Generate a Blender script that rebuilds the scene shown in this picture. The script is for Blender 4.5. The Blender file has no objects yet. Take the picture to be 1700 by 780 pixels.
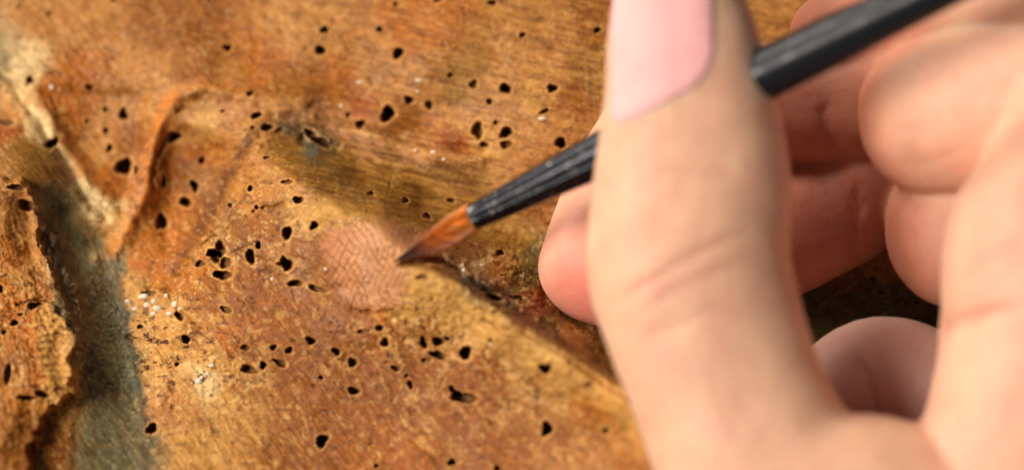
import bpy, bmesh, math, random
import numpy as np
from mathutils import Vector, Matrix
random.seed(7); rng = np.random.RandomState(11)
R = math.radians

# ------------------------------------------------------------------ camera, light, exposure
sc = bpy.context.scene
CM = 0.01
PX = 10.0 / 1700 * CM            # size of one photo pixel in the plane of focus (metres)
DIST = 0.35                      # camera to the middle of the carving
ELEV = R(50)                     # camera looks down at the carving at 50 degrees
cam_d = bpy.data.cameras.new('camera'); cam = bpy.data.objects.new('camera', cam_d)
sc.collection.objects.link(cam); sc.camera = cam
cam_d.sensor_width = 36; cam_d.lens = 36 * DIST / (1700 * PX)
cam_d.clip_start = 0.01; cam_d.clip_end = 50
bz = Vector((0, -math.cos(ELEV), math.sin(ELEV)))      # towards the camera
by = Vector((0, math.sin(ELEV), math.cos(ELEV)))
bx = Vector((1, 0, 0))
cam.location = bz * DIST
cam.rotation_euler = (R(90) - ELEV, 0, 0)
cam_d.dof.use_dof = True; cam_d.dof.focus_distance = DIST - 110 * PX
cam_d.dof.aperture_fstop = 9

sc.view_settings.view_transform = 'Standard'; sc.view_settings.look = 'None'
sc.view_settings.exposure = 0.0; sc.view_settings.gamma = 1
sc.cycles.use_denoising = True
sc.cycles.max_bounces = 8

w = bpy.data.worlds.new('World'); sc.world = w; w.use_nodes = True
w.node_tree.nodes['Background'].inputs[0].default_value = (0.58, 0.78, 1.0, 1)
w.node_tree.nodes['Background'].inputs[1].default_value = 0.11

def area(name, pos, target, size, power, col):
    l = bpy.data.lights.new(name, 'AREA'); l.shape = 'RECTANGLE'; l.size, l.size_y = size
    l.energy = power; l.color = col
    o = bpy.data.objects.new(name, l); sc.collection.objects.link(o)
    o.location = pos; o.rotation_euler = (Vector(target) - Vector(pos)).to_track_quat('-Z', 'Y').to_euler()
    return o
area('window_light', (-0.44, 0.34, 0.44), (0.01, 0, 0), (0.22, 0.22), 4.5, (1.0, 0.92, 0.80))
area('room_light', (-0.47, -0.30, 0.52), (0.02, 0, 0), (0.24, 0.24), 7.9, (1.0, 0.93, 0.86))

# ------------------------------------------------------------------ geometry helpers
def cpos(u, v, wd):
    """photo column u, row v, height wd towards the camera from the focus plane (all in photo pixels) -> world arrays"""
    u = np.asarray(u, float); v = np.asarray(v, float); wd = np.asarray(wd, float)
    s = (DIST - wd * PX) / DIST
    X = (u - 850) * PX * s; Y = -(v - 390) * PX * s; Z = wd * PX
    B = np.array([bx[:], by[:], bz[:]])
    return X[..., None] * B[0] + Y[..., None] * B[1] + Z[..., None] * B[2]
def cp(u, v, wd): return Vector(cpos(u, v, wd))
def wscale(wd): return (DIST - wd * PX) / DIST

def surf_w(u, v, h):
    """depth towards the camera of the point at height h (photo pixels) over the board, seen at u, v"""
    # z = Y*by.z + Z*bz.z = h*PX
    y = -(v - 390) * PX
    return (h * PX - y * by.z) / (bz.z - y * by.z / DIST) / PX

def hashn(ix, iy, seed):
    n = (ix * 374761393 + iy * 668265263 + seed * 1274126177) & 0xFFFFFFFF
    n = ((n ^ (n >> 13)) * 1103515245) & 0xFFFFFFFF
    n = ((n ^ (n >> 16)) * 2246822519) & 0xFFFFFFFF
    return ((n ^ (n >> 15)) & 0xFFFFFF) / float(0xFFFFFF)
def vnoise(x, y, seed=0):
    x = np.asarray(x, float); y = np.asarray(y, float)
    ix = np.floor(x).astype(np.int64); iy = np.floor(y).astype(np.int64)
    fx = x - ix; fy = y - iy
    fx = fx * fx * fx * (fx * (fx * 6 - 15) + 10); fy = fy * fy * fy * (fy * (fy * 6 - 15) + 10)
    a = hashn(ix, iy, seed); b = hashn(ix + 1, iy, seed); c = hashn(ix, iy + 1, seed); d = hashn(ix + 1, iy + 1, seed)
    return (a * (1 - fx) + b * fx) * (1 - fy) + (c * (1 - fx) + d * fx) * fy
def fbm(x, y, seed=0, o=4):
    s = 0; a = 1; t = 0
    for k in range(o):
        s = s + a * (vnoise(x * 2 ** k + 17.3 * k, y * 2 ** k - 9.1 * k, seed + k * 7) - 0.5); t += a; a *= 0.5
    return 2 * s / t            # about -1..1
def sstep(a, b, x):
    t = np.clip((x - a) / (b - a), 0, 1); return t * t * (3 - 2 * t)
def dist_poly(U, V, pts, closed=False):
    """distance to a polyline and the running fraction along it"""
    best = np.full(U.shape, 1e9); n = len(pts); frac = np.zeros(U.shape)
    for i in range(n if closed else n - 1):
        (x0, y0), (x1, y1) = pts[i], pts[(i + 1) % n]
        dx, dy = x1 - x0, y1 - y0
        t = np.clip(((U - x0) * dx + (V - y0) * dy) / (dx * dx + dy * dy), 0, 1)
        d = np.hypot(U - x0 - t * dx, V - y0 - t * dy)
        m = d < best; best = np.where(m, d, best); frac = np.where(m, (i + t) / max(1, n - 1), frac)
    return best, frac
def inside(U, V, pts):
    c = np.zeros(U.shape, bool); n = len(pts)
    for i in range(n):
        (x0, y0), (x1, y1) = pts[i], pts[(i + 1) % n]
        if y0 == y1: continue
        c ^= ((y0 > V) != (y1 > V)) & (U < (x1 - x0) * (V - y0) / (y1 - y0) + x0)
    return c
def sdist(U, V, pts):
    d, _ = dist_poly(U, V, pts, True); return np.where(inside(U, V, pts), d, -d)
def lin(c):
    c = np.asarray(c, float) / 255
    return np.where(c < 0.04045, c / 12.92, ((c + 0.055) / 1.055) ** 2.4)

def link(o, parent=None):
    sc.collection.objects.link(o)
    if parent: o.parent = parent
    return o
def mesh_np(name, co, quads, mat, parent=None, cols=None, smooth=True, tris=None):
    me = bpy.data.meshes.new(name)
    faces = quads
    k = faces.shape[1]
    me.vertices.add(len(co)); me.vertices.foreach_set('co', np.ascontiguousarray(co, np.float32).ravel())
    me.loops.add(faces.size); me.loops.foreach_set('vertex_index', faces.astype(np.int32).ravel())
    me.polygons.add(len(faces)); me.polygons.foreach_set('loop_start', np.arange(0, faces.size, k, dtype=np.int32))
    me.update(calc_edges=True)
    me.polygons.foreach_set('use_smooth', np.full(len(faces), smooth))
    if cols is not None:
        for nm, arr in cols.items():
            if arr.ndim == 2:
                at = me.color_attributes.new(nm, 'FLOAT_COLOR', 'POINT')
                at.data.foreach_set('color', np.concatenate([arr, np.ones((len(arr), 1))], 1).astype(np.float32).ravel())
            else:
                at = me.attributes.new(nm, 'FLOAT', 'POINT'); at.data.foreach_set('value', arr.astype(np.float32))
    me.materials.append(mat); me.validate()
    return link(bpy.data.objects.new(name, me), parent)

class NT:
    def __init__(s, name):
        s.m = bpy.data.materials.new(name); s.m.use_nodes = True; s.t = s.m.node_tree
        s.b = s.t.nodes['Principled BSDF']
    def n(s, typ, **kw):
        x = s.t.nodes.new(typ)
        for k, v in kw.items():
            if k.startswith('i_'): x.inputs[k[2:].replace('_', ' ')].default_value = v
            else: setattr(x, k, v)
        return x
    def l(s, a, b): s.t.links.new(a, b)
    def tex(s, scale, rot=(0, 0, 0), st=(1, 1, 1)):
        tc = s.n('ShaderNodeTexCoord'); mp = s.n('ShaderNodeMapping')
        mp.inputs['Rotation'].default_value = rot; mp.inputs['Scale'].default_value = [scale * q for q in st]
        s.l(tc.outputs['Object'], mp.inputs['Vector']); return mp.outputs['Vector']
    def noise(s, vec, scale=1, detail=4, rough=.55):
        x = s.n('ShaderNodeTexNoise'); x.inputs['Scale'].default_value = scale; x.inputs['Detail'].default_value = detail
        x.inputs['Roughness'].default_value = rough; s.l(vec, x.inputs['Vector']); return x.outputs['Fac']
    def rng(s, v, a, b, c, d):
        x = s.n('ShaderNodeMapRange'); s.l(v, x.inputs['Value'])
        for k, q in zip(('From Min', 'From Max', 'To Min', 'To Max'), (a, b, c, d)): x.inputs[k].default_value = q
        return x.outputs['Result']
    def mix(s, f, a, b, mode='MIX'):
        x = s.n('ShaderNodeMix', data_type='RGBA', blend_type=mode)
        for sock, q in ((x.inputs[0], f), (x.inputs[6], a), (x.inputs[7], b)):
            if hasattr(q, 'is_linked') or isinstance(q, bpy.types.NodeSocket): s.l(q, sock)
            else: sock.default_value = q if isinstance(q, float) else (*q, 1)
        return x.outputs[2]

# ------------------------------------------------------------------ materials
def wood_mat():
    t = NT('old_worm_eaten_wood')
    at = t.n('ShaderNodeAttribute', attribute_name='pigment').outputs['Color']
    gl = t.n('ShaderNodeAttribute', attribute_name='gloss').outputs['Fac']
    rf = t.n('ShaderNodeAttribute', attribute_name='roughness_mask').outputs['Fac']
    v1 = t.tex(1, (0, 0, R(28)), (2600, 420, 900))
    g1 = t.noise(t.tex(1, (0, 0, R(22)), (420, 2900, 1200)), 1, 4, .6)
    g2 = t.noise(t.tex(5200), 1, 3, .6)
    g3 = t.noise(t.tex(1500), 1, 5, .65)
    c = t.mix(1.0, at, t.mix(t.rng(g1, .3, .7, 0., 1.), (.86, .84, .8), (1.12, 1.12, 1.1)), 'MULTIPLY')
    c = t.mix(1.0, c, t.mix(t.rng(g3, .3, .7, 0., 1.), (.84, .80, .74), (1.16, 1.18, 1.2)), 'MULTIPLY')
    c = t.mix(t.rng(g2, .62, .72, 0., .2), c, (.50, .34, .17))
    t.l(c, t.b.inputs['Base Color'])
    rr = t.n('ShaderNodeMath', operation='MULTIPLY_ADD'); t.l(gl, rr.inputs[0]); rr.inputs[1].default_value = -.34; rr.inputs[2].default_value = .66
    t.l(rr.outputs[0], t.b.inputs['Roughness'])
    t.b.inputs['Specular IOR Level'].default_value = .22
    b1 = t.n('ShaderNodeBump'); b1.inputs['Strength'].default_value = .6; b1.inputs['Distance'].default_value = .0002
    mu = t.n('ShaderNodeMath', operation='MULTIPLY'); t.l(g3, mu.inputs[0]); t.l(rf, mu.inputs[1]); t.l(mu.outputs[0], b1.inputs['Height'])
    b2 = t.n('ShaderNodeBump'); b2.inputs['Strength'].default_value = .3; b2.inputs['Distance'].default_value = .00005
    t.l(g2, b2.inputs['Height']); t.l(b1.outputs[0], b2.inputs['Normal'])
    b3 = t.n('ShaderNodeBump'); b3.inputs['Strength'].default_value = .15; b3.inputs['Distance'].default_value = .0001
    t.l(g1, b3.inputs['Height']); t.l(b2.outputs[0], b3.inputs['Normal'])
    t.l(b3.outputs[0], t.b.inputs['Normal'])
    return t.m
WOOD = wood_mat()

# ------------------------------------------------------------------ the carving's relief (u, v in photo pixels)
PTS = [ # main crest
 (430,262,78),(500,310,90),(560,345,96),(640,376,97),(700,430,94),(770,472,90),(850,528,86),(940,590,82),(1040,655,76),(1150,725,70),(1300,820,60),
 (600,285,44),(700,340,26),(780,395,16),(860,460,8),(960,520,-4),(1060,590,-8),(1180,640,0),
 (660,262,44),(760,295,34),(860,330,24),(960,400,8),(1060,460,0),(540,250,58),(470,232,66),
 (300,150,62),(400,165,62),(500,196,60),(620,232,58),(720,262,48),(850,275,46),(960,290,40),
 (420,120,64),(500,150,60),(600,190,48),(700,200,46),(800,200,62),(920,190,76),(1010,120,98),(700,120,84),(850,120,92),(500,60,86),
 (500,-20,100),(900,-20,126),(100,-20,90),(1400,-50,120),(1300,200,60),(1450,380,10),(1500,470,-26),(1400,500,-40),(1560,560,-50),(1700,300,40),
 (400,400,60),(480,450,60),(560,450,76),(620,500,68),(500,560,30),(420,600,8),(600,620,14),(700,600,34),(800,620,46),(900,655,46),(1000,720,40),
 (700,700,0),(500,720,-20),(900,770,12),(560,520,50),(760,540,64),(860,590,66),(660,560,46),
 (80,160,46),(150,190,34),(120,250,24),(200,290,14),(190,360,2),(320,290,8),(300,350,-4),(270,400,-12),(230,440,-8),(360,270,26),(350,210,56),(395,330,50),(340,400,24),
 (270,500,-14),(300,600,-18),(360,660,-18),(330,520,14),(300,740,-30),
 (150,560,-10),(206,560,-34),(150,470,-8),(186,480,-30),(165,660,-16),(222,660,-34),(130,380,0),(168,410,-22),(250,560,-20),(262,650,-26),(210,760,-40),
 (30,262,58),(80,290,40),(104,335,14),(0,240,56),(-100,250,40),(0,180,34),(20,120,56),
 (40,400,8),(60,520,4),(20,640,0),(-80,500,10),(50,760,-20),(-150,760,-10),(1500,800,-20),(1700,700,-20),(1850,900,-40)]
P = np.array(PTS, float)
def tps_fit(P, reg=60.0):
    X = P[:, :2] / 100; n = len(X)
    d = np.linalg.norm(X[:, None] - X[None], axis=2) + 1e-9
    K = d * d * np.log(d) + np.eye(n) * reg * 1e-3
    Q = np.c_[np.ones(n), X]
    A = np.block([[K, Q], [Q.T, np.zeros((3, 3))]])
    s = np.linalg.solve(A, np.r_[P[:, 2], 0, 0, 0]); return X, s
TX, TS = tps_fit(P)
def tps(U, V):
    x = U / 100; y = V / 100; out = 0 + TS[-3] + TS[-2] * x + TS[-1] * y
    for i in range(len(TX)):
        r2 = (x - TX[i, 0]) ** 2 + (y - TX[i, 1]) ** 2 + 1e-12
        out = out + TS[i] * 0.5 * r2 * np.log(r2)
    return out

GREY = [(96,300),(140,340),(168,392),(196,462),(208,530),(222,600),(236,680),(240,820),(110,820),(128,652),(118,600),(132,545),(100,470),(72,400),(60,340)]
FACET = [(272,212),(300,200),(345,212),(385,228),(405,248),(388,280),(368,325),(340,372),(305,420),(272,430),(250,395),(252,340),(258,280),(264,240)]
FACET2 = [(62,140),(150,132),(245,142),(258,172),(240,230),(226,320),(200,362),(178,338),(130,272),(98,220),(74,182)]
CREST = [(430,262),(500,300),(560,338),(620,368),(670,400),(705,432),(770,474),(850,530),(940,592),(1040,656),(1150,728),(1300,820)]
CORD = [(420,158),(345,144),(300,152),(272,185),(258,230),(246,280),(240,330),(215,385),(185,420),(160,430)]
EDGE = [(300,150),(380,158),(450,172),(520,192),(600,218),(680,246),(730,258),(800,268)]
HILL = [(520,192),(470,206),(432,232),(405,268),(385,310),(360,360),(330,405),(305,450),(262,478)]
CREV = [(655,438),(690,433),(735,436),(762,452),(800,480),(836,503),(880,528),(930,556),(990,600),(1050,640)]
CREAM = [(-30,90),(18,132),(45,170),(72,212),(98,252),(128,296),(158,340),(178,362)]
BLOCK = [(-60,292),(38,296),(60,340),(70,400),(100,470),(132,545),(118,600),(128,652),(70,690),(40,800),(-400,800),(-400,280)]
BLOCK2 = [(58,520),(74,498),(112,532),(128,560),(118,600),(126,648),(90,642),(62,610)]   # end-grain chip on it
SHALE = [(52,330),(86,372),(110,420),(134,500),(138,560),(120,620),(108,560),(80,470),(66,400)]
PATCH = [(520,384),(545,364),(600,360),(650,366),(700,376),(738,402),(716,424),(660,436),(676,452),(680,480),(664,512),(632,517),(604,512),(586,518),(560,505),(545,478),(528,450),(516,416)]
LUMP = [(716,404),(760,408),(820,420),(880,440),(905,470),(900,520),(860,506),(820,488),(782,464),(748,436)]

HOLES = [ # u, v, ru, rv, tilt(deg), depth factor
 (205,190,8,10,0,1),(86,238,12,8,-35,1),(206,277,13,15,0,1),(182,246,5,7,0,1),(176,217,6,5,0,.5),(175,182,4,5,0,1),(145,201,4,4,0,1),(149,145,8,6,0,.45),(50,133,6,8,0,.6),
 (289,227,11,9,0,1),(335,266,6,6,0,1),(272,302,5,11,0,1),(323,308,7,10,-15,1),(308,335,9,9,0,1),(268,368,9,15,5,1),(415,156,6,5,0,.9),(370,185,3.5,3,0,.9),
 (416,313,5,5,0,.8),(383,341,4,4,0,.8),(426,344,3.5,3.5,0,.8),(226,282,3.5,9,0,.5),(8,203,16,6,12,.8),(28,311,16,5,8,.7),(45,341,20,8,18,.8),
 (358,424,15,9,40,1),(366,414,9,14,0,1),(369,456,14,8,0,1),(352,420,8,8,0,1),(374,436,9,10,0,1),(416,426,8,13,-20,1),(332,438,9,5,-10,.8),(309,563,7,7,0,1),(298,525,9,6,35,1),(233,542,5,4,0,.8),
 (294,604,3.5,3.5,0,.8),(248,487,14,5,5,.8),(413,613,16,6,18,.8),(375,514,11,5,20,.5),(407,577,7,5,0,.6),(57,507,11,6,-12,1),(34,522,4.5,3,0,.9),(24,536,7,5,0,1),(7,551,6,4,0,.9),
 (13,620,7,16,10,.7),(70,654,13,6,10,1),(45,660,16,5,0,.9),(1,480,4,8,0,.9),
 (644,189,11,14,0,1),(598,207,9,7,0,1),(578,191,4.5,4.5,0,.8),(679,166,8,7,0,1),(712,174,6,8,0,.9),(426,192,9,6,-20,1),(443,212,10,7,10,1),(786,140,8,7,0,.45),(748,125,6,4,0,.6),
 (813,169,6,5,0,.6),(793,216,9,15,10,.6),(804,240,8,5,15,1),(823,204,4,5,0,.5),(616,322,7,4,15,.45),(673,333,7,5,15,.45),(749,333,8,4,0,.5),(709,359,8,5,20,.6),
 (495,332,8,7,0,.9),(477,302,10,4,0,.7),(522,374,7,7,0,1),(477,386,9,10,0,1),(429,407,5,6,0,1),(476,438,9,12,-15,1),(466,438,6,4,0,.9),(490,470,11,6,0,.9),(526,479,16,5,22,.9),
 (630,544,8,5,20,1),(639,568,9,7,25,1),(516,565,9,6,15,1),(558,583,8,6,25,1),(585,601,7,9,-15,1),(454,576,6,5,0,.9),(480,581,6,6,20,1),(437,606,6,6,0,1),(465,602,13,5,20,.9),
 (533,626,4,4,0,1),(587,648,9,7,15,1),(657,611,8,5,28,1),(675,623,3,4,0,1),(681,638,5,7,-20,1),(703,568,6,10,-15,1),(727,566,10,8,-10,1),(742,562,5,4,0,.9),(727,589,13,7,20,1),(707,597,9,4,0,.5),
 (773,585,11,11,0,1),(701,460,14,3.5,-6,.8),(750,645,6,5,30,1),(770,660,20,9,0,1),(758,652,8,6,0,1),(818,494,15,6,18,.9),(820,517,5,3,0,.9),(603,550,13,3.5,-5,.5),(815,564,4,4,0,.6),
 (839,147,9,9,0,1),(917,147,8,8,0,1),(904,185,8,4,-20,.9),(840,220,11,9,-10,1),(840,240,12,6,0,.9),(931,237,10,9,0,1),(1016,117,8,7,0,1),
 (906,611,10,9,0,1),(977,638,6,4,15,1),(830,420,7,6,25,.6),(857,494,14,4,10,.9),(868,500,9,5,0,.8),(1029,621,5,8,0,.9),(743,562,4,4,0,.9),(1450,462,5,4,0,.6),(1464,485,6,3,0,.6),(1522,501,4,3,0,.7),
 (420,212,5,3,0,.6),(516,223,12,7,25,.8),(533,236,16,7,22,.8),(443,262,6,2.5,-10,.5)]
for _ in range(60):   # the same wood goes on above, below and beside
    z = random.choice((0, 0, 1, 1, 2))
    u, v = (random.uniform(-100, 1100), random.uniform(-120, 98)) if z == 0 else (random.uniform(-100, 1150), random.uniform(682, 880)) if z == 1 else (random.uniform(-260, -20), random.uniform(0, 800))
    if all(math.hypot(u - q[0], v - q[1]) > 26 for q in HOLES):
        r_ = random.choice((4, 6, 7, 8, 10)); HOLES.append((u, v, r_, r_ * random.uniform(.7, 1.15), random.uniform(-30, 30), 1))
CRACKS = [([(470,340),(452,347),(436,345),(422,352)], 3.0, 9), ([(330,410),(345,400),(352,392)], 3, 6), ([(395,262),(415,240),(440,226),(466,216)], 4, 8),
 ([(255,176),(285,168),(312,172),(296,185)], 3, 5), ([(276,230),(262,255),(255,285),(253,310)], 4, 9), ([(700,455),(715,457)], 2, 4), ([(30,505),(60,500),(90,506)], 3, 6),
 ([(790,512),(815,515),(826,520)], 2.5, 6), ([(600,516),(625,520),(650,516)], 2.5, 6), ([(210,560),(240,566),(262,566)], 3, 5), ([(350,432),(395,418),(428,402)], 3, 5),
 ([(880,560),(930,585),(980,620),(1040,660),(1100,700)], 2.5, 7), ([(840,545),(870,553),(905,580)], 2, 4), ([(760,412),(790,424),(815,430)], 3, 7), ([(250,478),(280,486),(300,520)], 4, 7),
 ([(500,232),(520,238),(548,240),(560,246)], 6, 10)]

def relief(U, V, holes=True):
    wu = U + 7 * fbm(U / 38, V / 38, 3, 3); wv = V + 7 * fbm(U / 38, V / 38, 5, 3)
    H = 1.6 * tps(U + 4 * fbm(U / 60, V / 60, 8, 2), V)
    s = sdist(wu, wv, FACET); H -= 14 * sstep(-2, 30, s)
    s = sdist(wu, wv, FACET2); H -= 9 * sstep(-2, 22, s)
    s = sdist(wu, wv, GREY); H -= 3 * sstep(-5, 8, s)
    d, f = dist_poly(wu, wv, CREST); H += 34 * np.exp(-(d / 36) ** 2) * sstep(0, .15, f)
    d, f = dist_poly(wu, wv, CORD); H += 11 * np.exp(-(d / 13) ** 2) * (.6 + .4 * sstep(0, .2, f))
    d, f = dist_poly(wu, wv, EDGE); H += 8 * np.exp(-(d / 11) ** 2)
    d, f = dist_poly(wu, wv, HILL); H += 9 * np.exp(-(d / 10) ** 2)
    d2, _ = dist_poly(wu, wv, [(a - 13, b - 4) for a, b in HILL]); H -= 8 * np.exp(-(d2 / 13) ** 2)
    d, f = dist_poly(wu, wv, [(a, b - 14) for a, b in EDGE[3:]]); H -= 10 * np.exp(-(d / 9) ** 2)
    d, f = dist_poly(wu, wv, CREV); H -= 26 * np.exp(-(d / (5 + 6 * f)) ** 2) * sstep(0, .1, f) * (1 - .6 * sstep(.6, 1, f))
    s = sdist(wu, wv, LUMP); H += 20 * sstep(-4, 14, s) * (.8 + .4 * fbm(U / 14, V / 9, 61, 3))
    d, f = dist_poly(wu, wv, CREAM); H -= 10 * np.exp(-(d / 8) ** 2)
    wu2 = U + 12 * fbm(U / 22, V / 22, 13, 4); wv2 = V + 9 * fbm(U / 22, V / 22, 15, 4)
    s = sdist(wu2, wv2, BLOCK); H += 34 * sstep(-3, 7, s) + 12 * sstep(10, 60, s)
    s = sdist(wu2, wv2, BLOCK2); H += 16 * sstep(-1, 3, s)
    s = sdist(wu, wv, SHALE); H += 18 * sstep(-20, 14, s)
    # steps in the chip
    m = sstep(0, 6, s); 
    # rough, broken fibres
    rough = roughmask(U, V); RMK = rough
    a = R(33); A = U * math.cos(a) + V * math.sin(a); B_ = -U * math.sin(a) + V * math.cos(a)
    H += rough * (5.0 * fbm(A / 24, B_ / 9, 21, 4) + 2.2 * fbm(U / 6, V / 6, 25, 3))
    rd = 1 - np.abs(fbm(A / 30, B_ / 12, 33, 3)); H += rough * 3.2 * (sstep(.75, 1, rd))
    H += 3.0 * fbm(U / 70, V / 50, 41, 3) + 0.5 * fbm(A / 16, B_ / 2.6, 43, 2)
    H -= 4.5 * splits(U, V) * (.3 + RMK)
    H += 1.2 * grain(U, V) * (1 - np.exp(-(((U - 610) / 80) ** 2 + ((V - 435) / 62) ** 2)) * .9)
    chip = sstep(0, 6, sdist(wu2, wv2, BLOCK2)); H += chip * 1.5 * np.sin((V + 5 * fbm(U / 20, V / 20, 51, 2)) / 1.9)
    for pts, wd, am in CRACKS:
        d, f = dist_poly(U + 3 * fbm(U / 9, V / 9, 71, 2), V + 3 * fbm(U / 9, V / 9, 73, 2), pts); H -= am * np.exp(-(d / wd) ** 2)
    return H
def grain(U, V):
    """fibres of the wood: long thin streaks whose direction follows the fold they lie on"""
    wu = U + 9 * fbm(U / 50, V / 50, 601, 2); wv = V + 9 * fbm(U / 50, V / 50, 603, 2)
    out = 0; tw = 1e-6
    for a_, c_, sg in ((10, (720, 250), 170), (8, (800, 120), 200), (55, (480, 560), 150), (34, (900, 600), 150), (62, (150, 450), 110), (70, (300, 300), 90), (50, (100, 200), 90), (40, (480, 300), 70), (58, (620, 600), 110), (15, (350, 120), 90), (75, (40, 520), 70)):
        w_ = np.exp(-(((U - c_[0]) ** 2 + (V - c_[1]) ** 2) / sg ** 2)) + 1e-5
        a = R(a_); A = wu * math.cos(a) + wv * math.sin(a); B = -wu * math.sin(a) + wv * math.cos(a)
        out = out + w_ * (fbm(A / 38, B / 4.2, 611, 3) * .8 + fbm(A / 16, B / 2.0, 613, 2) * .5); tw = tw + w_
    return out / tw
def splits(U, V):
    a = R(38); wu = U + 14 * fbm(U / 40, V / 40, 701, 3); wv = V + 14 * fbm(U / 40, V / 40, 703, 3)
    A = wu * math.cos(a) + wv * math.sin(a); B = -wu * math.sin(a) + wv * math.cos(a)
    n = np.abs(fbm(A / 44, B / 17, 705, 2)); m = sstep(.12, .3, fbm(U / 34, V / 34, 707, 2))
    keep = 1 - np.exp(-(((U - 610) / 85) ** 2 + ((V - 435) / 66) ** 2) ** 2)
    return sstep(.030, .006, n) * m * keep
def roughmask(U, V):
    r = np.full(U.shape, .14)
    def blob(c, rad, a):
        return a * np.exp(-(((U - c[0]) / rad[0]) ** 2 + ((V - c[1]) / rad[1]) ** 2))
    for c, rad, a in (((800,540),(170,70),.55),((960,620),(120,60),.5),((270,570),(90,110),.55),((60,560),(90,140),.7),((480,350),(90,50),.35),((700,520),(70,40),.4),((840,460),(80,50),.6),((350,620),(90,80),.35),((420,430),(70,60),.3),((100,150),(120,60),.2)):
        r = r + blob(c, rad, a)
    r = r - blob((680,310), (200,55), .26) - blob((610,435), (85,65), .42) - blob((80,270), (80,40), .2)
    return np.clip(r, .05, 1.1)

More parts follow.
